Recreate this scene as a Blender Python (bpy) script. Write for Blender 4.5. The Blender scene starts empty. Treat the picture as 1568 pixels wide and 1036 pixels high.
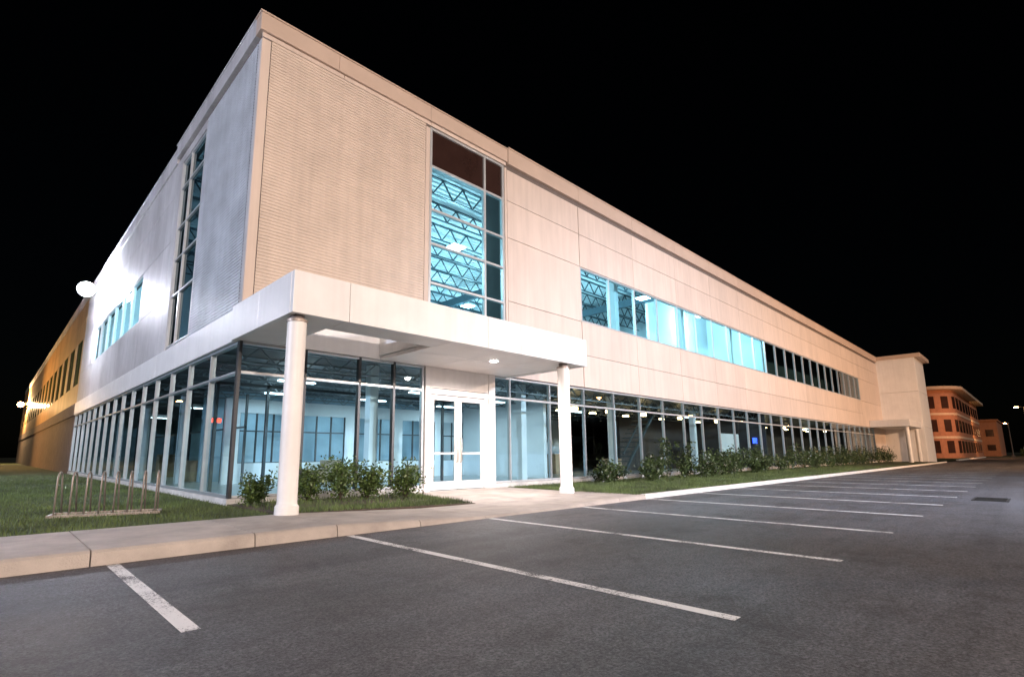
import bpy, math, random
import numpy as np
from mathutils import Vector, Matrix
random.seed(4); rng=np.random.default_rng(4)
scene=bpy.context.scene
COL=scene.collection
# ---------------------------------------------------------------- materials
def newmat(name):
    m=bpy.data.materials.new(name); m.use_nodes=True
    nt=m.node_tree; return m,nt,nt.nodes['Principled BSDF']
def mat(name,c,rough=.6,var=.12,scale=3,bump=0,bscale=40,metal=0,stretch=(1,1,1),spec=.5,c2=None,island=0,grime=0):
    m,nt,b=newmat(name); N=nt.nodes; L=nt.links
    tc=N.new('ShaderNodeTexCoord'); mp=N.new('ShaderNodeMapping'); mp.inputs['Scale'].default_value=stretch
    L.new(tc.outputs['Object'],mp.inputs[0])
    no=N.new('ShaderNodeTexNoise'); no.inputs['Scale'].default_value=scale; no.inputs['Detail'].default_value=8; no.inputs['Roughness'].default_value=.62
    L.new(mp.outputs[0],no.inputs['Vector'])
    cr=N.new('ShaderNodeValToRGB'); cr.color_ramp.elements[0].position=.3; cr.color_ramp.elements[1].position=.7
    a=tuple(max(0,x*(1-var)) for x in c); d=c2 or tuple(x*(1+var) for x in c)
    cr.color_ramp.elements[0].color=(*a,1); cr.color_ramp.elements[1].color=(*d,1)
    L.new(no.outputs['Fac'],cr.inputs[0]); col=cr.outputs[0]
    def m2(col,src,lo,hi,p0=0,p1=1):
        r=N.new('ShaderNodeMapRange'); r.inputs[1].default_value=p0; r.inputs[2].default_value=p1; r.inputs[3].default_value=lo; r.inputs[4].default_value=hi
        L.new(src,r.inputs[0]); x=N.new('ShaderNodeVectorMath'); x.operation='SCALE'; L.new(col,x.inputs[0]); L.new(r.outputs[0],x.inputs['Scale']); return x.outputs[0]
    if island:
        ge=N.new('ShaderNodeNewGeometry'); col=m2(col,ge.outputs['Random Per Island'],1-island,1+island)
    if grime:
        mp2=N.new('ShaderNodeMapping'); mp2.inputs['Scale'].default_value=(5,5,.25); L.new(tc.outputs['Object'],mp2.inputs[0])
        n3=N.new('ShaderNodeTexNoise'); n3.inputs['Scale'].default_value=1; n3.inputs['Detail'].default_value=6; L.new(mp2.outputs[0],n3.inputs['Vector'])
        col=m2(col,n3.outputs['Fac'],1-grime,1,.3,.6)
    L.new(col,b.inputs['Base Color'])
    b.inputs['Roughness'].default_value=rough; b.inputs['Metallic'].default_value=metal; b.inputs['Specular IOR Level'].default_value=spec
    if bump:
        n2=N.new('ShaderNodeTexNoise'); n2.inputs['Scale'].default_value=bscale; n2.inputs['Detail'].default_value=4
        L.new(tc.outputs['Object'],n2.inputs['Vector'])
        bp=N.new('ShaderNodeBump'); bp.inputs['Strength'].default_value=bump; bp.inputs['Distance'].default_value=.02
        L.new(n2.outputs['Fac'],bp.inputs['Height']); L.new(bp.outputs[0],b.inputs['Normal'])
    return m
def emis(name,c,s):
    m,nt,b=newmat(name); b.inputs['Base Color'].default_value=(*c,1)
    b.inputs['Emission Color'].default_value=(*c,1); b.inputs['Emission Strength'].default_value=s
    no=nt.nodes.new('ShaderNodeTexNoise'); no.inputs['Scale'].default_value=8
    ma=nt.nodes.new('ShaderNodeMath'); ma.operation='MULTIPLY_ADD'; ma.inputs[1].default_value=s*.2; ma.inputs[2].default_value=s*.9
    nt.links.new(no.outputs['Fac'],ma.inputs[0]); nt.links.new(ma.outputs[0],b.inputs['Emission Strength'])
    return m
def glassmat(name,tint,base=.05,k=.75,rough=0.0):
    m=bpy.data.materials.new(name); m.use_nodes=True; nt=m.node_tree; N=nt.nodes; L=nt.links
    N.remove(N['Principled BSDF']); out=N['Material Output']
    tr=N.new('ShaderNodeBsdfTransparent'); tr.inputs[0].default_value=(*tint,1)
    gl=N.new('ShaderNodeBsdfGlossy'); gl.inputs['Roughness'].default_value=rough; gl.inputs[0].default_value=(.95,1,1,1)
    lw=N.new('ShaderNodeLayerWeight'); lw.inputs[0].default_value=.5
    pw=N.new('ShaderNodeMath'); pw.operation='POWER'; pw.inputs[1].default_value=3.2
    mu=N.new('ShaderNodeMath'); mu.operation='MULTIPLY_ADD'; mu.inputs[1].default_value=k; mu.inputs[2].default_value=base
    tc=N.new('ShaderNodeTexCoord'); no=N.new('ShaderNodeTexNoise'); no.inputs['Scale'].default_value=.5
    bp=N.new('ShaderNodeBump'); bp.inputs['Strength'].default_value=.06; bp.inputs['Distance'].default_value=.05
    L.new(tc.outputs['Object'],no.inputs['Vector']); L.new(no.outputs['Fac'],bp.inputs['Height']); L.new(bp.outputs[0],gl.inputs['Normal'])
    mx=N.new('ShaderNodeMixShader'); L.new(lw.outputs['Facing'],pw.inputs[0]); L.new(pw.outputs[0],mu.inputs[0]); L.new(mu.outputs[0],mx.inputs[0])
    L.new(tr.outputs[0],mx.inputs[1]); L.new(gl.outputs[0],mx.inputs[2]); L.new(mx.outputs[0],out.inputs[0])
    return m
M={}
M['beige']=mat('precast_panel',(.67,.555,.485),.7,.08,.8,.15,60,stretch=(1,1,.35),island=.045,grime=.09)
M['rib']=mat('ribbed_cladding',(.67,.565,.49),.55,.08,1.0,.05,80,grime=.08)
M['leftp']=mat('precast_panel_side_cool_lit',(.53,.515,.53),.55,.28,.5,.15,50,stretch=(1,1,.6),island=.05,grime=.12)  # cool lamp tint and blotchy reflections mixed into the panel colour
M['ribl']=mat('ribbed_cladding_side_cool_lit',(.55,.57,.61),.5,.2,.7,.05,80,grime=.12)  # cooler copy of the front cladding, lamp tint put into its colour
M['cornice']=mat('cornice_metal',(.58,.45,.37),.5,.06,1.0,island=.04)
M['white']=mat('white_panel',(.81,.80,.80),.45,.05,1.2,.05,30,island=.03,grime=.06)
M['soffit']=mat('soffit_panel',(.80,.75,.73),.5,.05,1.5,island=.03)
M['gap']=mat('joint_dark',(.16,.13,.12),.8,.1,3)  # dark backing colour seen in panel joints and column necks
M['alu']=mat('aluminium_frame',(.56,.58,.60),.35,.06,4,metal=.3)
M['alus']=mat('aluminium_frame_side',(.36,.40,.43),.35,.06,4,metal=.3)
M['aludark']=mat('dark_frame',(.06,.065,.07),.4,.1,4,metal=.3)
M['door']=mat('door_frame_white',(.80,.77,.75),.35,.04,4,grime=.06)
M['col']=mat('column_paint',(.80,.77,.74),.45,.05,2,.08,30,grime=.08)
M['spandrel']=mat('spandrel_glass',(.035,.018,.015),.12,.2,1)
M['spanside']=mat('side_window_green_reflection',(.12,.14,.05),.15,.7,.8)  # greenish reflections painted into the pane colour
M['glass']=glassmat('clear_glass',(.70,.88,.93),.035,.75)
M['glassc']=glassmat('tinted_glass',(.55,.87,.95),.04,.5)
M['glassd']=glassmat('dark_tinted_glass',(.05,.08,.10),.03,.25)
M['wallin']=mat('interior_white_wall',(.74,.77,.80),.7,.06,.7)
M['wallb']=mat('interior_blue_grey_panel',(.30,.42,.50),.5,.15,.9)
M['wallg']=mat('interior_grey_green_wall',(.18,.25,.26),.7,.4,.5)
M['floor']=mat('interior_floor',(.30,.32,.33),.3,.18,.8)
M['deck']=mat('metal_deck',(.75,.78,.80),.5,.08,2)
M['deckd']=mat('metal_deck_dark',(.08,.09,.10),.6,.1,2)
M['steel']=mat('joist_steel',(.04,.07,.09),.5,.2,3)
M['steell']=mat('joist_primer_grey',(.22,.25,.27),.5,.2,3)
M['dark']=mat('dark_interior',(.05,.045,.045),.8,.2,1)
M['orange']=mat('metal_siding',(.50,.31,.16),.55,.25,.5,stretch=(1,1,.3),island=.08,grime=.15)
M['brownw']=mat('lower_wall_block',(.15,.11,.10),.8,.25,1.5,.2,20,island=.1)
M['conc']=mat('sidewalk_concrete',(.43,.375,.335),.85,.22,1.6,.6,60,island=.06)
M['kerb']=mat('kerb_concrete',(.60,.58,.55),.85,.16,2.5,.35,60,island=.06)
M['brick']=mat('far_brick',(.30,.14,.085),.85,.15,2)
M['stoneband']=mat('far_stone_band',(.45,.36,.28),.8,.1,2)
M['galv']=mat('galvanised_steel',(.36,.30,.26),.5,.25,10,metal=.5)
M['handle']=mat('stainless_handle',(.6,.6,.6),.3,.1,10,metal=.8)
M['soil']=mat('planting_bed_mulch',(.07,.05,.035),.95,.35,14,.8,30)
M['pole']=mat('lamp_pole_paint',(.12,.12,.12),.5,.1,5)
M['iron']=mat('cast_iron',(.03,.03,.03),.6,.2,20,.3,60,metal=.4)
M['crate']=mat('cardboard_crate',(.34,.26,.18),.8,.15,4)
M['e_can']=emis('downlight_lens',(1,.95,.9),60)
M['e_in']=emis('fluorescent_lens',(.85,.97,1),9)
M['e_amb']=emis('orange_reflection_glow',(1,.62,.28),30)  # glow colour for the added orange reflection boxes
M['e_pack']=emis('wall_pack_lens',(.9,.92,1),600)
M['e_warm']=emis('sodium_lens',(1,.5,.18),90)
M['e_white']=emis('metal_halide_lens',(1,.86,.72),40)
M['e_blue']=emis('blue_screen',(.05,.12,1),3)
M['e_exit']=emis('exit_sign_red',(1,.06,.03),6)
# ---------------------------------------------------------------- mesh group
class G:
    def __init__(s,name,m,parent=None): s.n=name;s.m=m;s.p=parent;s.v=[];s.f=[]
    def hexa(s,P):
        b=len(s.v); s.v+=list(P)
        s.f+=[(b,b+3,b+2,b+1),(b+4,b+5,b+6,b+7),(b,b+1,b+5,b+4),(b+1,b+2,b+6,b+5),(b+2,b+3,b+7,b+6),(b+3,b,b+4,b+7)]
    def box(s,x0,x1,y0,y1,z0,z1):
        s.hexa([(x0,y0,z0),(x1,y0,z0),(x1,y1,z0),(x0,y1,z0),(x0,y0,z1),(x1,y0,z1),(x1,y1,z1),(x0,y1,z1)])
    def bar(s,a,b,r):
        a=Vector(a);b=Vector(b);d=(b-a).normalized()
        u=d.cross(Vector((0,0,1)) if abs(d.z)<.9 else Vector((1,0,0))).normalized();w=d.cross(u)
        s.hexa([a+u*r+w*r,a+u*r-w*r,a-u*r-w*r,a-u*r+w*r,b+u*r+w*r,b+u*r-w*r,b-u*r-w*r,b-u*r+w*r])
    def prism(s,poly,z0,z1):
        b=len(s.v);n=len(poly); s.v+=[(x,y,z0) for x,y in poly]+[(x,y,z1) for x,y in poly]
        s.f.append(tuple(range(b,b+n))[::-1]); s.f.append(tuple(range(b+n,b+2*n)))
        for i in range(n): j=(i+1)%n; s.f.append((b+i,b+j,b+n+j,b+n+i))
    def tube(s,pts,r,n=10,cap=True):
        pts=[Vector(p) for p in pts]; rr=r if isinstance(r,(list,tuple)) else [r]*len(pts)
        base=len(s.v); up=None
        for i,p in enumerate(pts):
            d=(pts[min(i+1,len(pts)-1)]-pts[max(i-1,0)]).normalized()
            if up is None: up=d.cross(Vector((0,1,0)) if abs(d.y)<.9 else Vector((1,0,0))).normalized()
            u=(up-d*up.dot(d)).normalized();up=u;w=d.cross(u)
            for k in range(n):
                a=2*math.pi*k/n; s.v.append(tuple(p+(u*math.cos(a)+w*math.sin(a))*rr[i]))
        for i in range(len(pts)-1):
            for k in range(n):
                s.f.append((base+i*n+k,base+i*n+(k+1)%n,base+(i+1)*n+(k+1)%n,base+(i+1)*n+k))
        if cap:
            s.f.append(tuple(base+k for k in range(n))[::-1]); s.f.append(tuple(base+(len(pts)-1)*n+k for k in range(n)))
    def done(s,bevel=0,smooth=False):
        me=bpy.data.meshes.new(s.n); me.from_pydata([tuple(v) for v in s.v],[],s.f); me.validate()
        o=bpy.data.objects.new(s.n,me); COL.objects.link(o); me.materials.append(s.m)
        if smooth:
            for p in me.polygons: p.use_smooth=True
        if bevel:
            b=o.modifiers.new('bev','BEVEL'); b.width=bevel; b.segments=2; b.limit_method='ANGLE'
        if s.p: o.parent=s.p
        import bmesh
        bm=bmesh.new(); bm.from_mesh(me); bmesh.ops.recalc_face_normals(bm,faces=bm.faces); bm.to_mesh(me); bm.free()
        return o
def empty(name,loc=(0,0,0)):
    e=bpy.data.objects.new(name,None); COL.objects.link(e); e.location=loc; return e
def light(name,kind,loc,power,col,size=.1,target=None,spot=None,blend=.5,parent=None,sy=None):
    l=bpy.data.lights.new(name,kind); l.energy=power; l.color=col
    if kind=='AREA':
        l.size=size
        if sy: l.shape='RECTANGLE'; l.size_y=sy
    else: l.shadow_soft_size=size
    if kind=='SPOT': l.spot_size=math.radians(spot); l.spot_blend=blend
    o=bpy.data.objects.new(name,l); COL.objects.link(o); o.location=loc
    if target: o.rotation_euler=(Vector(target)-Vector(loc)).to_track_quat('-Z','Y').to_euler()
    if parent: o.parent=parent
    return o
B=empty('office_building')
H=12.93; ZB=4.0; ZT=4.8; XE=76.0; YE=112.0
# ---------------------------------------------------------------- backing walls
g=G('wall_core',M['gap'],B)
T0,T1=.05,.3
g.box(.05,5.66,T0,T1,ZB,H-.02); g.box(5.66,9.2,T0,T1,12.26,H-.02); g.box(5.66,9.2,T0,T1,ZB,4.9)
g.box(9.2,13.92,T0,T1,ZB,H-.02); g.box(13.92,65.3,T0,T1,ZB,6.87); g.box(13.92,65.3,T0,T1,9.35,H-.02)
g.box(65.3,XE,T0,T1,ZB,H-.02); g.box(70,XE,T0,T1,0,ZB)
g.box(T0,T1,.3,4.75,ZB,H-.02); g.box(T0,T1,4.75,7.6,ZB,4.9); g.box(T0,T1,4.75,7.6,11.9,H-.02)
g.box(T0,T1,7.6,12.9,ZB,H-.02); g.box(T0,T1,12.9,26.4,ZB,6.85); g.box(T0,T1,12.9,26.4,9.05,H-.02)
g.box(T0,T1,26.4,YE,ZB,H-.02); g.box(T0,T1,31.7,YE,0,ZB)
g.box(.3,XE,YE-.3,YE,0,H-.02); g.box(XE-.3,XE,.3,YE-.3,0,H-.02)
g.done()
g=G('roof_slab',M['deckd'],B); g.box(.3,XE-.3,.3,YE-.3,12.75,12.85); g.done()
# ---------------------------------------------------------------- panels
gp=.009
g=G('front_panels',M['beige'],B)
def fp(x0,x1,z0,z1,y=0.0): g.box(x0+gp,x1-gp,y,T0-.002,z0+gp,z1-gp)
for (z0,z1) in [(ZB,6.85),(6.85,9.35),(9.35,10.85),(10.85,12.15)]: fp(9.35,13.9,z0,z1)
xs=[13.92]+[13.9+4.5*i for i in range(1,12)]+[65.3]
for a,b in zip(xs[:-1],xs[1:]):
    if b-a<.2: continue
    for z0,z1 in [(ZB,5.4),(5.4,6.87),(9.35,10.85),(10.85,12.15)]: fp(a,b,z0,z1)
for a,b in [(65.3,70),(70,XE)]:
    for z0,z1 in [(ZB,6.85),(6.85,9.35),(9.35,10.85),(10.85,12.15)]: fp(a,b,z0,z1)
fp(70,XE,.1,ZB)
fp(5.45,5.64,ZT,12.2)
fp(9.22,9.35,ZT,12.2); fp(-.0,.25,ZT,12.25)
g.done(bevel=.006)
g=G('front_top_band',M['beige'],B)
for a,b in [(0,2.4),(2.4,5.65),(5.65,9.3)]: g.box(a+gp,b-gp,-.01,T0-.002,12.28,12.41)
g.done(bevel=.005)
g=G('cornice',M['cornice'],B)
for a,b in [(-.08,2.2),(2.2,5.6),(5.6,9.34)]: g.box(a+.004,b-.004,-.08,.3,12.42,H)
x=9.34
while x<XE:
    b=min(x+4.5,XE); g.box(x+.004,b-.004,-.11,.3,12.34,12.97); g.box(x+.004,b-.004,-.14,.34,12.97,13.03); x=b
g.box(-.11,9.38,-.11,.34,H,H+.05)
g.done(bevel=.01)
g=G('cornice_side',M['leftp'],B)
g.box(-.08,.3,.3,8.4,12.42,H); g.box(-.11,.34,.34,8.42,H,H+.05)
y=8.4
while y<YE:
    b=min(y+4.5,YE); g.box(-.04,.3,y+.01,b-.01,12.25,12.8); g.box(-.07,.34,y+.01,b-.01,12.8,12.86); y=b
g.done(bevel=.01)
def ribs(front,a0,a1,z0,z1,n,name,m):
    g=G(name,m,B); p=(z1-z0)/n; prof=[]
    for i in range(n):
        z=z0+i*p; prof+=[(0.0,z),(0.0,z+p*.45),(.022,z+p*.55),(.022,z+p*.9)]
    prof.append((0.0,z1))
    for (y,z) in prof: g.v+=[(a0,y-.01,z),(a1,y-.01,z)] if front else [(y-.01,a0,z),(y-.01,a1,z)]
    for i in range(len(prof)-1): g.f.append((2*i,2*i+1,2*i+3,2*i+2))
    return g.done()
ribs(True,.26,5.44,ZT,12.27,84,'ribbed_cladding_front',M['rib'])
ribs(False,.26,4.62,ZT,12.2,84,'ribbed_cladding_side_cool_lit',M['ribl'])
g=G('side_panels',M['leftp'],B)
def sp(y0,y1,z0,z1): g.box(0,T0-.002,y0+gp,y1-gp,z0+gp,z1-gp)
sp(.05,.25,ZT,12.25); sp(4.63,4.75,ZT,12.25); sp(7.6,8.4,ZT,12.25)
for z0,z1 in [(ZT,6.85),(6.85,9.05),(9.05,10.85),(10.85,12.22)]: sp(8.4,12.9,z0,z1)
for a,b in [(12.9,17.4),(17.4,21.9),(21.9,26.4)]:
    for z0,z1 in [(ZT,6.85),(9.05,10.85),(10.85,12.22)]: sp(a,b,z0,z1)
for a,b in [(26.4,31.7)]:
    for z0,z1 in [(ZT,6.85),(6.85,9.05),(9.05,10.85),(10.85,12.22)]: sp(a,b,z0,z1)
sp(4.75,7.6,11.92,12.25)
g.done(bevel=.006)
g=G('side_metal_siding',M['orange'],B)
y=31.7
while y<YE-1:
    b=min(y+4.5,YE); sp(y,b,ZT,6.2); sp(y,b,9.4,10.85); sp(y,b,10.85,12.22)
    sp(y,y+.7,6.2,9.4); sp(b-.7,b,6.2,9.4); y=b
g.done(bevel=.006)
g=G('side_spandrel_windows',M['spanside'],B)
y=31.7
while y<YE-1:
    b=min(y+4.5,YE); g.box(.02,T0-.003,y+.72,(y+b)/2-.03,6.22,9.38); g.box(.02,T0-.003,(y+b)/2+.03,b-.72,6.22,9.38); y=b
g.done()
g=G('side_lower_wall',M['brownw'],B)
y=31.7
while y<YE-1:
    b=min(y+4.5,YE); sp(y,b,.05,ZB); y=b
g.done(bevel=.006)
g=G('floor_band',M['white'],B)
for a,b in [(0,8.4),(8.4,12.9),(12.9,17.4),(17.4,21.9),(21.9,26.4),(26.4,31.7)]:
    g.box(-.06,T0-.002,a+.01,b-.01,ZB-.02,ZT-.005)
for a,b in [(0.0,4.6),(4.6,9.2)]: g.box(a+.01,b-.01,-.03,T0-.002,ZB-.02,ZT-.01)
g.done(bevel=.008)
g=G('floor_band_far',M['brownw'],B); g.box(-.06,T0-.002,31.72,YE,ZB-.02,ZT-.005); g.done()
# ---------------------------------------------------------------- windows
fr=G('window_frames',M['alu'],B); fs=G('side_mullions',M['alus'],B); fd=G('ground_mullions_backlit',M['aludark'],B); gl=G('ground_glazing',M['glass'],B); gc=G('upper_glazing',M['glassc'],B); gdk=G('side_tall_glazing',M['glassd'],B); sd=G('spandrel_panes',M['spandrel'],B)
def vf(x,z0,z1,w=.06,y0=.02,y1=.16,G_=None): (G_ or fr).box(x-w/2,x+w/2,y0,y1,z0,z1)
def hf(x0,x1,z,w=.06,y0=.025,y1=.155): fr.box(x0,x1,y0,y1,z-w/2,z+w/2)
def vs(y,z0,z1,w=.06,G_=None): (G_ or fr).box(.02,.16,y-w/2,y+w/2,z0,z1)
def hs(y0,y1,z,w=.06,G_=None): (G_ or fr).box(.025,.155,y0,y1,z-w/2,z+w/2)
def quad_f(G_,x0,x1,z0,z1,y=.09):
    b=len(G_.v); G_.v+=[(x0,y,z0),(x1,y,z0),(x1,y,z1),(x0,y,z1)]; G_.f.append((b,b+1,b+2,b+3))
def quad_s(G_,y0,y1,z0,z1,x=.09):
    b=len(G_.v); G_.v+=[(x,y0,z0),(x,y1,z0),(x,y1,z1),(x,y0,z1)]; G_.f.append((b,b+1,b+2,b+3))
for x in (5.70,8.2,9.16): vf(x,4.9,12.26,.09)
for z in (4.93,5.5,6.75,8.1,9.3,10.85,12.22): hf(5.66,9.2,z,.08)
quad_f(gc,5.7,9.16,4.9,10.85); sd.box(5.74,9.12,.08,.1,10.9,12.18)
x=13.92
while x<65.4:
    vf(x if x>14 else 13.96,6.87,9.35,.07); x+=2.25
hf(13.92,65.3,6.91,.07); hf(13.92,65.3,9.31,.07); vf(65.26,6.87,9.35,.08)
quad_f(gc,13.92,65.3,6.87,9.35)
for y in (4.79,6.5,7.56): vs(y,4.9,11.9,.08)
for z in (4.93,6.75,8.1,9.3,10.85,11.87): hs(4.75,7.6,z,.07)
quad_s(gdk,4.79,7.56,4.9,11.9)
y=12.94
for i in range(7): vs(min(y,26.36),6.85,9.05,.08); y+=2.25
hs(12.9,26.4,6.89,.08); hs(12.9,26.4,9.01,.08); quad_s(gc,12.9,26.4,6.85,9.05)
for x in [.06,1.7,3.3,4.45]: vf(x,.28,ZB-.02,.08,G_=fd)  # dark frame colour paints the backlit look of the corner mullions
fx2=[5.5,8.62,9.4]+[9.4+2.25*i for i in range(1,27)]+[69.97]
for x in fx2: vf(x,.28,ZB-.02,.05,G_=fs if x>9 else fr)
for a,b in [(.11,5.55),(8.62,70)]:
    hf(a,b,3.22,.07); hf(a,b,.31,.06); hf(a,b,ZB-.06,.06); quad_f(gl,a,b,.28,ZB-.02)
ys=[.1+i*2.1 for i in range(1,16)]
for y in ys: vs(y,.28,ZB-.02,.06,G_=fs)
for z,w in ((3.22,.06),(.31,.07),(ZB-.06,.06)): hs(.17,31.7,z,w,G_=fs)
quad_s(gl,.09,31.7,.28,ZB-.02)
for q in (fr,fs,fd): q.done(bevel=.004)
gl.done(); gc.done(); gdk.done(); sd.done()
g=G('glazing_sill',M['kerb'],B)
g.box(-.02,5.55,-.02,.2,0,.27); g.box(8.6,70,-.02,.2,0,.27); g.box(-.02,.2,.2,31.7,0,.27); g.done(bevel=.01)
# ---------------------------------------------------------------- entrance
g=G('entrance_frame',M['door'],B)
g.box(5.56,5.72,-.04,.2,.13,ZB-.02); g.box(8.28,8.58,-.04,.2,.13,ZB-.02)
g.box(5.72,8.28,-.03,.19,3.12,3.30); g.box(5.72,8.28,.0,.15,3.30,ZB-.02)
g.box(5.72,5.80,0,.16,.15,3.12); g.box(8.10,8.28,0,.16,.15,3.12)
g.done(bevel=.008)
g=G('door_gaskets',M['aludark'],B)
for a,b in [(5.802,5.808),(6.946,6.954),(8.092,8.098)]: g.box(a,b,.035,.09,.16,3.11)
g.box(5.81,8.09,.035,.09,3.103,3.118); g.box(5.72,8.28,-.006,.02,3.303,3.325); g.done()
g=G('entrance_doors',M['door'],B)
for a,b in [(5.81,6.945),(6.955,8.09)]:
    g.box(a,a+.14,.03,.09,.17,3.10); g.box(b-.14,b,.03,.09,.17,3.10); g.box(a+.14,b-.14,.03,.09,.17,.42); g.box(a+.14,b-.14,.03,.09,2.95,3.10)
    g.box(a+.14,b-.14,.035,.085,1.25,1.31)
g.done(bevel=.005)
g=G('door_glass',M['glass'],B); quad_f(g,5.95,6.81,.42,2.95,.06); quad_f(g,7.09,7.95,.42,2.95,.06); g.done()
g=G('door_handles',M['handle'],B)
for x in (6.87,7.03): g.tube([(x,.02,1.0),(x,-.06,1.03),(x,-.06,1.75),(x,.02,1.78)],.018,8)
g.done(smooth=True)
g=G('door_threshold',M['kerb'],B); g.box(5.56,8.58,-.06,.3,.02,.14); g.done()
# ---------------------------------------------------------------- canopy
g=G('canopy_fascia',M['white'],B)
C=-3.48; X0=-.2; X1=9.24; z0=3.93; z1=4.77
for a,b in [(X0,1.0),(1.0,4.95),(4.95,6.2),(6.2,X1)]: g.box(a+.006,b-.006,C,C+.12,z0,z1)
g.box(X0,X0+.12,C+.125,-1.7,z0,z1); g.box(X0,X0+.12,-1.69,.0,z0,z1)
g.box(X1-.12,X1,C+.125,-.035,z0,z1)
g.done(bevel=.008)
g=G('canopy_soffit',M['soffit'],B)
s0,s1=3.97,4.07
def so(a,b,c,d): g.box(a+.008,b-.008,c+.008,d-.008,s0,s1)
so(X0+.12,1.0,C+.12,-.04); so(1.0,3.9,C+.12,-2.45)
for a,b in [(3.9,5.7),(5.7,7.5),(7.5,X1-.12)]:
    for c,d in [(C+.12,-1.75),(-1.75,-.04)]: so(a,b,c,d)
g.done()
g=G('canopy_roof',M['white'],B)
g.box(X0+.12,1.0,C+.12,-.04,4.68,4.74); g.box(1.0,3.9,C+.12,-2.45,4.68,4.74); g.box(3.9,X1-.12,C+.12,-.04,4.68,4.74)
g.box(1.0,3.9,-2.45,-2.38,4.0,4.74); g.box(3.86,3.95,-2.38,-.04,4.08,4.67); g.box(.98,1.05,-2.38,-.04,4.08,4.67)
g.done()
for i,(x,zb) in enumerate([(0.03,.16),(8.38,.1)]):
    g=G('canopy_column_%d'%(i+1),M['col'],B)
    rs=[.215,.215,.185,.18,.18,.18]; zs_=[zb,zb+.16,zb+.2,zb+.25,2.2,3.84]
    g.tube([(x,-3.2,z) for z in zs_],rs,64); g.done(smooth=False)
    g=G('column_cap_%d'%(i+1),M['gap'],B); g.tube([(x,-3.2,3.84),(x,-3.2,3.97)],.13,24); g.done()
    g=G('column_collar_%d'%(i+1),M['galv'],B); g.tube([(x,-3.2,3.80),(x,-3.2,3.85)],.20,32); g.done()
g=G('canopy_downlight',M['e_can'],B); g.tube([(6.5,-2.1,3.95),(6.5,-2.1,3.964)],.12,24); g.done()
g=G('downlight_trim',M['white'],B); g.tube([(6.5,-2.1,3.958),(6.5,-2.1,3.969)],.16,24); g.done()
light('downlight_lamp','SPOT',(6.5,-2.1,3.92),1000,(1,.88,.83),.09,(6.5,-2.1,0),172,.7,B)
# ---------------------------------------------------------------- interior
g=G('ground_floor_slab',M['floor'],B); g.box(.25,XE-.3,.25,40,.0,.14); g.done()
g=G('upper_floor_slab',M['deckd'],B); g.box(.3,XE-.3,.3,40,4.1,4.5); g.done()
g=G('upper_floor_finish',M['floor'],B); g.box(.3,XE-.3,.3,40,4.505,4.53); g.done()
g=G('interior_walls',M['wallin'],B)
Yw=9.0
x=2.6
while x<15:
    g.box(x,x+.55,Yw,Yw+.2,.14,3.5); g.box(x+.55,x+2.6,Yw,Yw+.2,.14,.95); g.box(x+.55,x+2.6,Yw,Yw+.2,2.95,3.5); x+=2.6
g.box(15.0,15.2,3.2,14,.14,4.1)
g.box(15.2,26,11,11.2,.14,4.1)
g.box(.3,22,22,22.2,4.53,12.7); g.box(22,36.5,6.0,6.2,4.53,8.4); g.box(27.4,36.5,4.2,4.4,4.53,12.7); g.box(36.5,36.7,.3,22,4.53,12.7)
g.box(22,22.2,6.2,22,4.53,8.4); g.box(.32,6,30,30.2,4.53,12.7); g.box(5,5.2,22.2,30,4.53,12.7)
g.done()
g=G('interior_back_room',M['wallb'],B); g.box(2.6,15,12,12.2,.14,4.1); g.done()
g=G('interior_side_walls',M['wallg'],B)
g.box(6,6.2,12.2,32,.14,4.1); g.box(.3,6,32,32.2,.14,4.1)
g.done()
g=G('interior_columns',M['wallin'],B)
for x in (4.6,11.7,18.4,27.4): g.box(x,x+.3,1.6,1.9,.14,4.1)
for y in (11,18,25): g.box(1.5,1.8,y,y+.3,.14,4.1)
for x in (18.0,25.2,32.4): g.box(x,x+.35,.9,1.25,4.53,12.3)
g.done()
g=G('unlit_room_backdrops',M['dark'],B)  # dark sheets added behind the glass, their colour standing in for unlit interior
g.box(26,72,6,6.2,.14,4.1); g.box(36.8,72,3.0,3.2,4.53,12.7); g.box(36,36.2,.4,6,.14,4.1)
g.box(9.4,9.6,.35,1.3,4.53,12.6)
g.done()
g=G('interior_mullions',M['aludark'],B)
x=3.15
while x<15:
    for k in (0,.68,1.37,2.05): g.box(x+k-.03,x+k+.03,Yw+.05,Yw+.12,.95,2.95)
    g.box(x,x+2.05,Yw+.05,Yw+.12,.92,.98); g.box(x,x+2.05,Yw+.06,Yw+.11,2.2,2.25)
    x+=2.6
for x in (1.0,2.6,6.5,10.2,12.6): g.box(x,x+.09,4.9,5.0,.14,3.6)
for y in (8,10.5,13,15.5,20,23,28): g.box(3.0,3.08,y,y+.09,.14,3.6)
g.box(1.0,12.7,4.9,5.0,3.5,3.6); g.box(3.0,3.08,8,28,2.3,2.36)
g.done()
g=G('stacked_crates',M['crate'],B)
for (x,y,w,h) in [(5.2,7.4,.9,.5),(6.3,7.8,.7,.9),(10.8,7.6,1.1,.6),(19.3,6,1.2,1.1),(23.5,5,1.0,.8),(2.2,13,.8,.9),(2.6,19,1.0,.7),(3.6,24,.9,1.2)]:
    g.box(x,x+w,y,y+w*.8,.145,.145+h)
g.done(bevel=.02)
g=G('exit_sign',M['e_exit'],B); g.box(1.9,2.35,8.7,8.73,2.5,2.66); g.done()
g=G('roof_deck',M['deck'],B)
y=.3
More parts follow.
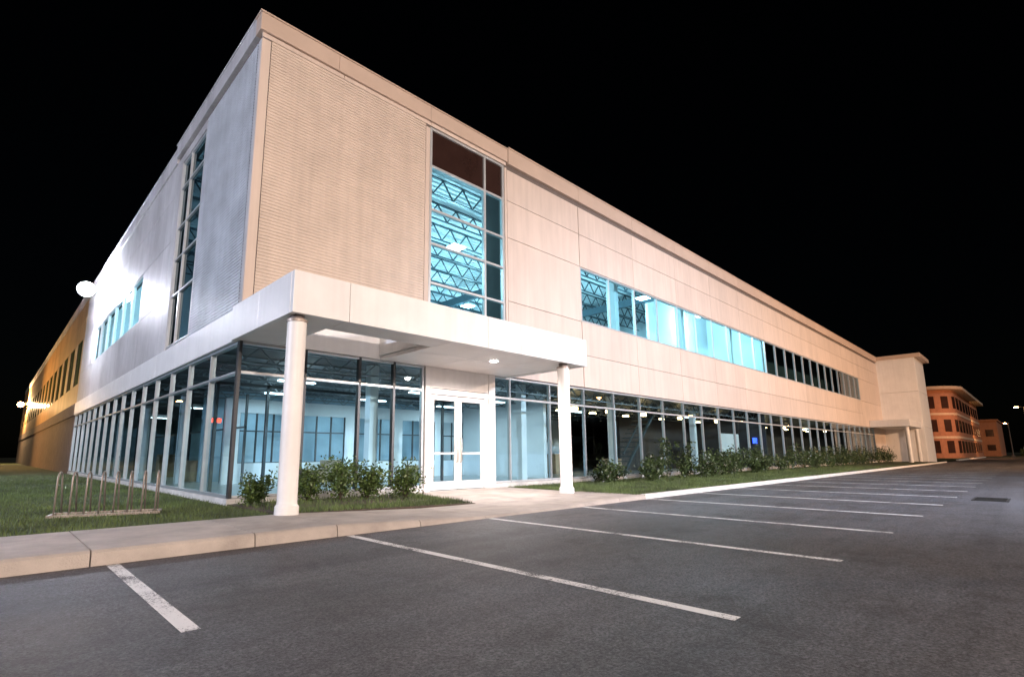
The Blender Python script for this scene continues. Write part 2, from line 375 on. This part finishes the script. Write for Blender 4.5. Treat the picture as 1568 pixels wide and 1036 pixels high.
while y<30:
    g.v+=[(.3,y,12.74),(36.5,y,12.74),(.3,y+.12,12.74),(36.5,y+.12,12.74),(.3,y+.16,12.66),(36.5,y+.16,12.66),(.3,y+.26,12.66),(36.5,y+.26,12.66),(.3,y+.3,12.74),(36.5,y+.3,12.74)]
    b=len(g.v)-10
    for k in range(4): g.f.append((b+2*k,b+2*k+1,b+2*k+3,b+2*k+2))
    y+=.3
g.done()
def truss(g,x0,x1,y,zt,zb,step,r=.022):
    g.box(x0,x1,y-.06,y+.06,zt-.04,zt); g.box(x0,x1,y-.05,y+.05,zb,zb+.04)
    x=x0;u=True
    while x+step/2<=x1:
        a,b=(zb+.03,zt-.03) if u else (zt-.03,zb+.03)
        g.bar((x,y,a),(x+step/2,y,b),r); x+=step/2; u=not u
g=G('roof_joists',M['steel'],B)
for k in range(12): truss(g,.4,36.4,1.3+1.75*k,12.64,11.85,1.1,.026)
for x in (18.1,27.2): g.box(x-.1,x+.1,.4,22,11.3,11.8)
g.done()
g=G('ground_ceiling_joists',M['steell'],B)
for k in range(9): truss(g,.4,36,1.0+1.6*k,4.08,3.62,.9,.016)
for k in range(8): g.box(.4,6,15+2*k,15.1+2*k,3.7,4.08)
g.done()
ge=G('light_lenses',M['e_in'],B)
def tube(x,y,p,c):
    ge.box(x-.6,x+.6,y-.1,y+.1,3.58,3.62); light('tube_light','AREA',(x,y,3.55),p,c,1.2,(x,y,0),parent=B,sy=.2)
for (x,y) in [(3,3.5),(4,7.2),(8,3.4),(8,7.0),(12.5,4),(12.5,7.4)]: tube(x,y,62,(.74,.92,1))
for (x,y) in [(4.5,10.6),(8.5,10.6),(12.5,10.6)]: tube(x,y,50,(.70,.90,1))
for (x,y) in [(3.5,16),(3.5,25)]: tube(x,y,24,(.65,.95,1))
for (x,y,p) in [(20,5,26),(30,3,20),(42,3,14),(56,3,10)]: tube(x,y,p,(1,.85,.70))
for (x,y) in [(4,6),(4,13),(11,5),(11,12),(18,5),(18,12),(25,3.2),(32,2.6),(25,12)]:
    ge.box(x-.35,x+.35,y-.35,y+.35,10.9,10.95)
    light('highbay_light','POINT',(x,y,10.5),950,(.62,.90,1),.3,parent=B)
light('highbay_light','POINT',(3,25.5,8.6),420,(.85,.97,1),.3,parent=B); light('highbay_light','POINT',(3,18,8.6),240,(.85,.97,1),.3,parent=B)
ge.done()
g=G('orange_reflection_boxes',M['e_amb'],B)  # glowing boxes added to stand in for orange reflections in the glass
for x in (16.5,19.5,23,27.5,33,37,42,47,53,60): g.box(x-.16,x+.16,2.4,2.6,3.35,3.5); g.box(x+1.2,x+1.6,4.4,4.6,3.5,3.56)
g.done()
g=G('interior_banner',M['wallin'],B); g.box(30.2,33.2,1.2,1.22,1.1,2.5); g.done()
g=G('display_screen',M['e_blue'],B); g.box(35.2,36.6,1.0,1.03,1.9,2.3); g.done()
g=G('interior_stair',M['steel'],B)
for k in range(14): g.box(21.5+.28*k,21.8+.28*k,3.0,4.2,.25+.27*k,.29+.27*k)
g.bar((21.5,3.0,.2),(25.5,3.0,4.0),.06); g.bar((21.5,3.0,1.2),(24.4,3.0,4.05),.03); g.done()
# wall packs on the side
for i,(y,z,p,c) in enumerate([(24.9,11.1,4200,(.80,.86,1)),(98,9.5,12000,(1,.64,.30))]):
    g=G('wall_pack_housing_%d'%(i+1),M['aludark'],B); g.box(-.35,0,y+.1,y+.5,z-.1,z+.3); g.done(bevel=.02)
    # floodlight head: domed glowing lens
    g=G('wall_pack_lens_%d'%(i+1),M['e_pack'] if i==0 else M['e_warm'],B)
    g.tube([(-.85,y+.25,z-.05),(-.85,y+.1,z-.05),(-.85,y-.05,z-.06),(-.85,y-.12,z-.07)],[.30,.42,.40,.22],20); g.done(smooth=True)
    g=G('wall_pack_arm_%d'%(i+1),M['aludark'],B); g.tube([(-.3,y+.3,z+.1),(-.6,y+.3,z)],.06,8); g.done()
    light('wall_pack_lamp_%d'%(i+1),'POINT',(-1.15,y-.4,z-.2),p,c,.15,parent=B)
# ---------------------------------------------------------------- end tower & far canopy
g=G('end_tower',M['white'],B)
for a,b in ((0.02,4.2),(4.22,8.4),(8.42,12.55)): g.box(XE,XE+7,-3.8,.3,a,b)
g.done(bevel=.02)
g=G('end_tower_cap',M['cornice'],B); g.box(XE-.15,XE+7.4,-4.4,.5,12.56,13.0); g.done(bevel=.02)
g=G('far_canopy',M['white'],B); g.box(68,XE-.01,-3.6,-.02,4.0,4.75); g.done(bevel=.02)
g=G('far_canopy_columns',M['col'],B)
for x in (68.5,75.0): g.tube([(x,-3.2,.05),(x,-3.2,4.0)],.2,20)
g.done()
# ================================================================= ground
def sheet(name,m,x0,x1,y0,y1,z):
    g=G(name,m); g.v=[(x0,y0,z),(x1,y0,z),(x1,y1,z),(x0,y1,z)]; g.f=[(0,1,2,3)]; return g.done()
gm=mat('far_ground',(.022,.03,.015),.95,.4,.3)
sheet('ground',gm,-900,900,-900,900,-.03)
m,nt,b=newmat('asphalt'); N=nt.nodes;L=nt.links
tc=N.new('ShaderNodeTexCoord')
def noise(s,d=6,r=.6,st=None,dist=0):
    n=N.new('ShaderNodeTexNoise'); n.inputs['Scale'].default_value=s; n.inputs['Detail'].default_value=d; n.inputs['Roughness'].default_value=r; n.inputs['Distortion'].default_value=dist
    if st:
        mp=N.new('ShaderNodeMapping'); mp.inputs['Scale'].default_value=st; L.new(tc.outputs['Object'],mp.inputs[0]); L.new(mp.outputs[0],n.inputs['Vector'])
    else: L.new(tc.outputs['Object'],n.inputs['Vector'])
    return n
def ramp(src,p0,p1,c0,c1):
    c=N.new('ShaderNodeValToRGB'); c.color_ramp.elements[0].position=p0; c.color_ramp.elements[1].position=p1
    c.color_ramp.elements[0].color=(*c0,1); c.color_ramp.elements[1].color=(*c1,1); L.new(src,c.inputs[0]); return c
def mul(a,b_):
    x=N.new('ShaderNodeMix'); x.data_type='RGBA'; x.blend_type='MULTIPLY'; x.inputs[0].default_value=1
    L.new(a,x.inputs[6]); L.new(b_,x.inputs[7]); return x.outputs[2]
big=ramp(noise(.18,8,.6).outputs['Fac'],.36,.62,(.066,.058,.058),(.100,.102,.115))
fine=ramp(noise(36,8,.92).outputs['Fac'],.41,.60,(.06,.06,.06),(1.0,1.0,1.0))
mid=ramp(noise(9,6,.75).outputs['Fac'],.36,.62,(.58,.58,.58),(1.0,1.0,1.0))
streak=ramp(noise(1.0,6,.65,(.05,.9,1),.6).outputs['Fac'],.35,.6,(.62,.62,.63),(1.0,1.0,1.0))
blot=ramp(noise(1.1,7,.75).outputs['Fac'],.34,.5,(.54,.50,.50),(1,1,1))
vo=N.new('ShaderNodeTexVoronoi'); vo.feature='DISTANCE_TO_EDGE'; vo.inputs['Scale'].default_value=.22
nz=noise(1.6,6,.7); vm=N.new('ShaderNodeVectorMath'); vm.operation='MULTIPLY_ADD'; vm.inputs[1].default_value=(1.3,1.3,0)
L.new(nz.outputs['Color'],vm.inputs[0]); L.new(tc.outputs['Object'],vm.inputs[2]); L.new(vm.outputs[0],vo.inputs['Vector'])
crk=ramp(vo.outputs['Distance'],.0008,.0032,(.45,.43,.42),(1,1,1))
c=mul(mul(mul(mul(mul(big.outputs[0],fine.outputs[0]),streak.outputs[0]),blot.outputs[0]),mid.outputs[0]),crk.outputs[0])
sc=N.new('ShaderNodeVectorMath'); sc.operation='SCALE'; sc.inputs['Scale'].default_value=2.9
L.new(c,sc.inputs[0]); L.new(sc.outputs[0],b.inputs['Base Color'])
b.inputs['Roughness'].default_value=.6
bp=N.new('ShaderNodeBump'); bp.inputs['Strength'].default_value=.8; bp.inputs['Distance'].default_value=.02
L.new(noise(50,7,.85).outputs['Fac'],bp.inputs['Height']); L.new(bp.outputs[0],b.inputs['Normal'])
M['asph']=m
sheet('parking_lot',m,-90,150,-60,-5.0,0.0)
def zs(x):
    if x<0: return .18
    if x<3.4: return .18-.14*x/3.4
    if x<5.5: return .04
    if x<8: return .04+.08*(x-5.5)/2.5
    return .12
g=G('sidewalk',M['conc'])
xs=list(np.arange(-60,-3,1.9))+[-3.1,-1.25,.0,1.6,3.2,4.9,6.5,8.0,9.3]
xs=[float(v) for v in xs]
for a,b_ in zip(xs[:-1],xs[1:]):
    if b_-a<.3: continue
    a+=.008; b2=b_-.008
    for (x,s) in ((a,0),(b2,1)):
        zt=zs(x); y0=-5.22
        g.v+=[(x,y0,-.02),(x,y0+.025,zt-.035),(x,y0+.06,zt-.006),(x,y0+.15,zt),(x,-3.05,zt),(x,-3.05,-.02)]
    k=len(g.v)-12
    for i in range(6):
        j=(i+1)%6; g.f.append((k+i,k+j,k+6+j,k+6+i))
    g.f.append(tuple(range(k,k+6))[::-1]); g.f.append(tuple(range(k+6,k+12)))
xp=[4.9,6.5,8.0,9.0]
for a,b_ in zip(xp[:-1],xp[1:]):
    for c0,c1 in ((-3.04,-1.5),(-1.49,-.07)):
        def zz(x,y): t=(y+3.04)/3.04; return zs(x)*(1-t)+.135*t
        a2,b2=a+.006,b_-.006
        g.hexa([(a2,c0,-.02),(b2,c0,-.02),(b2,c1,-.02),(a2,c1,-.02),(a2,c0,zz(a2,c0)),(b2,c0,zz(b2,c0)),(b2,c1,zz(b2,c1)),(a2,c1,zz(a2,c1))])
g.done()
g=G('kerb',M['kerb'])
x=9.31
while x<76:
    b_=min(x+3,78); g.hexa([(x,-5.22,-.02),(b_-.008,-5.22,-.02),(b_-.008,-5.05,-.02),(x,-5.05,-.02),(x,-5.19,.13),(b_-.008,-5.19,.13),(b_-.008,-5.05,.13),(x,-5.05,.13)]); x=b_
g.done(bevel=.01)
g=G('kerb',M['kerb']); g.box(95,149,-4.9,-4.6,-.02,.18); g.done()
lm=mat('lawn_soil',(.026,.040,.013),.95,.4,3,.8,30,c2=(.06,.085,.028))
def lawn(name,x0,x1,y0,y1,z):
    g=G(name,lm); nx=max(2,int((x1-x0)/1.5)); ny=max(2,int((y1-y0)/1.5))
    for j in range(ny+1):
        for i in range(nx+1):
            x=x0+(x1-x0)*i/nx; y=y0+(y1-y0)*j/ny
            e=0 if i in(0,nx) or j in (0,ny) else .03*math.sin(x*.9)*math.cos(y*.7)
            g.v.append((x,y,z+e))
    for j in range(ny):
        for i in range(nx):
            k=j*(nx+1)+i; g.f.append((k,k+1,k+nx+2,k+nx+1))
    return g.done()
lawn('lawn',-60,-.03,-3.04,120,.13)
lawn('lawn',9.01,76,-5.04,-.03,.11)
lawn('lawn',84,150,-4.6,60,.1)
g=G('planting_bed',M['soil']); g.hexa([(0,-3.04,0),(4.89,-3.04,0),(4.89,-.03,0),(0,-.03,0),(0,-3.04,.17),(4.89,-3.04,.05),(4.89,-.03,.14),(0,-.03,.16)]); g.done()
def leafmat(name,c,var=.5,rough=.55,patch=0):
    m,nt,b=newmat(name); N=nt.nodes;L=nt.links
    ge=N.new('ShaderNodeNewGeometry'); r=N.new('ShaderNodeValToRGB')
    r.color_ramp.elements[0].color=(c[0]*(1-var),c[1]*(1-var),c[2]*(1-var),1); r.color_ramp.elements[1].color=(c[0]*(1+var),c[1]*(1+var*.8),c[2]*(1+var*.6),1)
    L.new(ge.outputs['Random Per Island'],r.inputs[0]); col=r.outputs[0]
    if patch:
        tc=N.new('ShaderNodeTexCoord'); no=N.new('ShaderNodeTexNoise'); no.inputs['Scale'].default_value=patch; no.inputs['Detail'].default_value=5; L.new(tc.outputs['Object'],no.inputs['Vector'])
        mr=N.new('ShaderNodeMapRange'); mr.inputs[1].default_value=.35; mr.inputs[2].default_value=.65; mr.inputs[3].default_value=.45; mr.inputs[4].default_value=1.15; L.new(no.outputs['Fac'],mr.inputs[0])
        x=N.new('ShaderNodeVectorMath'); x.operation='SCALE'; L.new(col,x.inputs[0]); L.new(mr.outputs[0],x.inputs['Scale']); col=x.outputs[0]
    L.new(col,b.inputs['Base Color']); b.inputs['Roughness'].default_value=rough
    return m
M['grass']=leafmat('grass_blade',(.095,.145,.038),.55,.6,.9)
M['leaf']=leafmat('shrub_leaf',(.08,.13,.035),.6,.42)
M['leafd']=leafmat('shrub_leaf_dark',(.055,.09,.03),.65,.42,1.1)
def blades(name,n,fx,z,h0,h1,w):
    P=fx(n); n=len(P)
    a=rng.uniform(0,2*np.pi,n); h=rng.uniform(h0,h1,n); l=rng.uniform(.1,.6,n)*h; la=rng.uniform(0,2*np.pi,n)
    w=w*rng.uniform(.7,1.3,n)
    zz=np.full(n,z) if not callable(z) else z(P)
    V=np.zeros((n,3,3)); dx=np.cos(a)*w;dy=np.sin(a)*w
    V[:,0]=np.stack([P[:,0]-dx,P[:,1]-dy,zz],1);V[:,1]=np.stack([P[:,0]+dx,P[:,1]+dy,zz],1)
    V[:,2]=np.stack([P[:,0]+np.cos(la)*l,P[:,1]+np.sin(la)*l,zz+h],1)
    me=bpy.data.meshes.new(name); me.from_pydata(V.reshape(-1,3).tolist(),[],np.arange(n*3).reshape(n,3).tolist())
    me.materials.append(M['grass']); o=bpy.data.objects.new(name,me); COL.objects.link(o); return o
def left_d(n):
    y=-3.0+34*rng.beta(1,2.4,n); x=-rng.beta(1,1.3,n)*14-.05; return np.stack([x,y],1)
blades('grass',120000,left_d,.125,.03,.10,.006)
def right_d(n):
    x=9.05+45*rng.beta(1,2.2,n); y=rng.uniform(-5.0,-.1,n); return np.stack([x,y],1)
blades('grass',80000,right_d,.105,.03,.11,.008)
def bed_d(n):
    x=rng.uniform(.1,4.85,n); y=rng.uniform(-3.0,-.1,n); k=(rng.random(n)<.25)|(y<-2.3)|(x>4.2)
    return np.stack([x[k],y[k]],1)
blades('grass',16000,bed_d,lambda P:.165-.12*P[:,0]/4.89*(-P[:,1]/3),.03,.12,.007)
def shrub(name,x,y,z,h,r,n,leaf=.035):
    par=empty(name,(x,y,z))
    stems=G('stems',M['soil']); tips=[]
    for i in range(12):
        a=random.uniform(0,6.28); rr=r*random.uniform(.3,1); hh=h*random.uniform(.45,1.05)
        p1=(math.cos(a)*rr*.4,math.sin(a)*rr*.4,hh*.5); p2=(math.cos(a)*rr,math.sin(a)*rr,hh)
        stems.tube([(0,0,0),p1,p2],[.012,.008,.004],5); tips+=[p1,p2,tuple((Vector(p1)+Vector(p2))/2)]
    o=stems.done(); o.parent=par
    V=[];F=[]
    for i in range(n):
        t=random.choice(tips); s=r*.27
        c=Vector((t[0]+random.gauss(0,s),t[1]+random.gauss(0,s),max(.03,t[2]+random.gauss(0,s*.9))))
        d=Vector((random.gauss(0,1),random.gauss(0,1),random.gauss(.4,.8))).normalized(); u=d.cross(Vector((random.random(),random.random(),random.random()))).normalized()
        L_=leaf*random.uniform(.7,1.5); k=len(V)
        V+=[tuple(c-d*L_),tuple(c+u*L_*.5),tuple(c+d*L_),tuple(c-u*L_*.5)]; F.append((k,k+1,k+2,k+3))
    me=bpy.data.meshes.new('leaves'); me.from_pydata(V,[],F); me.materials.append(M['leaf'])
    o=bpy.data.objects.new('leaves',me); COL.objects.link(o); o.parent=par
for x,y,h,r in [(.34,-.65,.62,.34),(1.65,-.55,.88,.44),(2.25,-1.05,.85,.46),(3.0,-1.05,.8,.44),(4.0,-1.3,.88,.46)]:
    shrub('shrub',x,y,.13,h,r,1500,.038)
V=[];F=[]
def leafat(c,L_):
    d=Vector((random.gauss(0,1),random.gauss(0,1),random.gauss(.4,.8))).normalized(); u=d.cross(Vector((random.random(),random.random(),random.random()))).normalized()
    k=len(V); V.extend([tuple(c-d*L_),tuple(c+u*L_*.55),tuple(c+d*L_),tuple(c-u*L_*.55)]); F.append((k,k+1,k+2,k+3))
x=12.5
while x<66:
    x+=random.uniform(.45,.95); yy=-1.4+random.uniform(-.7,.8); h=random.uniform(.4,.95)*(1 if x<18 else 1.65)
    for sft in range(random.randint(8,13)):
        a=random.uniform(0,6.28); rr=random.uniform(.1,.8); hh=h*random.uniform(.5,1.25)
        tip=Vector((math.cos(a)*rr,math.sin(a)*rr,hh)); nL=50 if x<32 else 28
        for i in range(nL):
            t=random.random()**.6; c=Vector((x,yy,.11))+Vector((tip.x*t,tip.y*t,tip.z*(t**.8)))+Vector((random.gauss(0,.09),random.gauss(0,.09),random.gauss(0,.06)))
            leafat(c,random.uniform(.03,.08))
me=bpy.data.meshes.new('hedge'); me.from_pydata(V,[],F); me.materials.append(M['leafd']); COL.objects.link(bpy.data.objects.new('hedge',me))
m=bpy.data.materials.new('worn_line_paint'); m.use_nodes=True; nt=m.node_tree; N=nt.nodes; L=nt.links; b=N['Principled BSDF']
b.inputs['Base Color'].default_value=(.82,.80,.79,1); b.inputs['Roughness'].default_value=.7
tc=N.new('ShaderNodeTexCoord'); n1=noise(38,7,.85); n2=noise(1.8,4,.6)
ad=N.new('ShaderNodeMath'); ad.operation='MULTIPLY_ADD'; ad.inputs[1].default_value=.6; L.new(n2.outputs['Fac'],ad.inputs[0]); L.new(n1.outputs['Fac'],ad.inputs[2])
r=ramp(ad.outputs[0],.69,.78,(0,0,0),(1,1,1)); tr=N.new('ShaderNodeBsdfTransparent'); mx=N.new('ShaderNodeMixShader')
L.new(r.outputs[0],mx.inputs[0]); L.new(tr.outputs[0],mx.inputs[1]); L.new(b.outputs[0],mx.inputs[2]); L.new(mx.outputs[0],N['Material Output'].inputs[0])
g=G('parking_lines',m)
for i in range(0,20):
    x=-2.89+3.077*i; y1=-11.15 if i else -8.5; w_=.065
    k=len(g.v); g.v+=[(x-w_,-5.26,.004),(x-w_,y1,.004),(x+w_,y1,.004),(x+w_,-5.26,.004)]; g.f.append((k,k+1,k+2,k+3))
g.done()
g=G('storm_drain',M['iron']); g.box(14.6,15.9,-12.2,-11.5,.002,.012)
for k in range(8): g.box(14.68+.15*k,14.74+.15*k,-12.15,-11.55,.012,.02)
g.done()
# ---------------------------------------------------------------- bicycle rack
R=empty('bicycle_rack',(-3.12,-.38,.14)); R.rotation_euler=(0,0,math.radians(-17))
g=G('rails',M['galv'],R)
for y in (0,.55): g.bar((-.06,y,.03),(1.66,y,.03),.022)
g.bar((-.06,0,.03),(-.06,.55,.03),.022); g.bar((1.66,0,.03),(1.66,.55,.03),.022); g.done()
for i in range(8):
    x=.03+i*.224; g=G('hoop_%d'%(i+1),M['galv'],R); pts=[(x,0,.03),(x,0,.68)]
    for a in range(1,8): t=math.pi*a/8; pts.append((x,.16-.16*math.cos(t),.68+.14*math.sin(t)))
    pts+=[(x,.32,.68),(x,.55,.04)]
    g.tube(pts,.015,8); g.done(smooth=True)
# ---------------------------------------------------------------- street lamps (real fixtures around the lot)
def street_lamp(x,y,z,tx,ty,tz,power,col,em,spot=120):
    P=empty('street_lamp',(x,y,0)); d=Vector((tx-x,ty-y,0)).normalized()
    g=G('pole',M['pole'],P); g.tube([(0,0,0),(0,0,z+.1)],[.11,.06],12); g.tube([(0,0,z),tuple(d*.9+Vector((0,0,z+.15)))],.04,8); g.box(-.25,.25,-.25,.25,0,.5); g.done()
    c=d*1.1+Vector((0,0,z+.12)); g=G('head',M['pole'],P); g.box(c.x-.3,c.x+.3,c.y-.3,c.y+.3,c.z,c.z+.16); g.done(bevel=.03)
    g=G('lens',em,P); g.box(c.x-.24,c.x+.24,c.y-.24,c.y+.24,c.z-.10,c.z-.003); g.done()
    q=(c.x,c.y,c.z-.2); w=Vector((x,y,0))
    light('lamp','SPOT',q,power,col,.2,tuple(Vector((tx,ty,tz))-w),spot,.6,P)
street_lamp(-6,-34,9,6,0,6,32000,(1,.83,.73),M['e_white'])
street_lamp(26,-34,9,24,0,6,30000,(1,.75,.59),M['e_white'])
street_lamp(58,-30,9,60,0,6,34000,(1,.58,.32),M['e_warm'])
street_lamp(16,-24,8,20,-11,0,24000,(.72,.80,1),M['e_white'],115)
street_lamp(-24,2,8,0,7,6,22000,(.72,.79,1),M['e_white'])
street_lamp(-14,62,8,0,58,6,14000,(1,.55,.18),M['e_warm'])
street_lamp(112,-12,8,122,0,6,10000,(1,.45,.2),M['e_warm'])
for x in (95,118,150,190): street_lamp(x,-45,10,x,-35,0,2500,(1,.6,.3),M['e_warm'])
# ---------------------------------------------------------------- distant buildings
K=empty('brick_building',(120,-3.2,0))
rc=4.5
def rounded(e):
    pts=[(-e,24)]
    for a in range(0,10):
        t=math.pi+a*math.pi/18; pts.append((rc+(rc+e)*math.cos(t),rc+(rc+e)*math.sin(t)))
    return pts+[(55,-e),(55,24)]
g=G('walls',M['brick'],K); g.prism(rounded(0),0,12.4); g.done()
g=G('bands',M['stoneband'],K)
for z in (3.6,7.8): g.prism(rounded(.12),z,z+.4)
g.prism(rounded(1.3),12.42,12.95); g.done()
g=G('windows',M['spandrel'],K)
for z in (1.0,4.8,9.0):
    for y in (6.0,10.6,15.2,19.6): g.box(-.06,.02,y,y+3.2,z,z+2.2)
    for x in np.arange(6,52,6): g.box(x,x+4,-.06,.02,z,z+2.2)
    for a in (1,4,7):
        t0=math.pi+a*math.pi/18;t1=math.pi+(a+1.6)*math.pi/18; q=lambda t,r:(rc+r*math.cos(t),rc+r*math.sin(t))
        g.prism([q(t0,rc-.1),q(t0,rc+.07),q(t1,rc+.07),q(t1,rc-.1)],z,z+2.2)
g.done()
K2=empty('office_block',(190,-5.8,0)); g=G('walls',M['brick'],K2); g.box(0,30,0,9,0,9.3); g.box(-.3,30.2,-.3,9.2,9.31,9.7); g.done()
g=G('windows',M['spandrel'],K2)
for y in (.8,3.4,6): g.box(-.06,.02,y,y+1.6,1.5,3); g.box(-.06,.02,y,y+1.6,5.2,7)
g.done()
street_lamp(150,-9,7,165,-2,4,5000,(1,.5,.2),M['e_warm'])
street_lamp(172,-12,5,190,-6,4,4500,(1,.5,.2),M['e_warm'])
V=[];F=[]
for i in range(7000):
    x=random.uniform(205,300); yy=random.uniform(-32,-9); hh=2.5+3.0*math.sin(yy*.7)**2+1.5*math.sin(yy*2.1)
    leafat(Vector((x,yy,random.uniform(0,max(1.2,hh)))),random.uniform(.3,.6))
me=bpy.data.meshes.new('distant_trees'); me.from_pydata(V,[],F); me.materials.append(M['leafd']); COL.objects.link(bpy.data.objects.new('distant_trees',me))
# ================================================================= world, fill sun, camera
w=bpy.data.worlds.new('World'); scene.world=w; w.use_nodes=True; nt=w.node_tree
sk=nt.nodes.new('ShaderNodeTexSky'); sk.sky_type='NISHITA'; sk.sun_disc=False; sk.sun_elevation=math.radians(20); sk.sun_rotation=math.radians(200)
bg=nt.nodes['Background']; nt.links.new(sk.outputs[0],bg.inputs[0]); bg.inputs[1].default_value=.0002
s=bpy.data.lights.new('front_fill_sun','SUN'); s.energy=.8; s.angle=math.radians(3); s.color=(1,.86,.79)  # warm sun lamp added as even base light on the front
o=bpy.data.objects.new('front_fill_sun',s); COL.objects.link(o); o.rotation_euler=Vector((.35,.85,-.42)).to_track_quat('-Z','Y').to_euler()
cam=bpy.data.cameras.new('camera'); co=bpy.data.objects.new('camera',cam); COL.objects.link(co); scene.camera=co
cam.sensor_width=36; cam.lens=795.75/1568*36; cam.shift_x=.0261; cam.shift_y=.0257; cam.clip_end=3000; cam.clip_start=.05
yaw,pi_,ro=[math.radians(v) for v in (43.562,9.744,-.309)]
fw=Vector((math.sin(yaw)*math.cos(pi_),math.cos(yaw)*math.cos(pi_),math.sin(pi_))); rt=Vector((math.cos(yaw),-math.sin(yaw),0)); up=rt.cross(fw)
r2=rt*math.cos(ro)+up*math.sin(ro); u2=-rt*math.sin(ro)+up*math.cos(ro)
mm=Matrix((r2,u2,-fw)).transposed().to_4x4(); mm.translation=Vector((-4.119,-12.899,1.25)); co.matrix_world=mm
scene.view_settings.view_transform='Standard'; scene.view_settings.look='None'; scene.view_settings.exposure=0
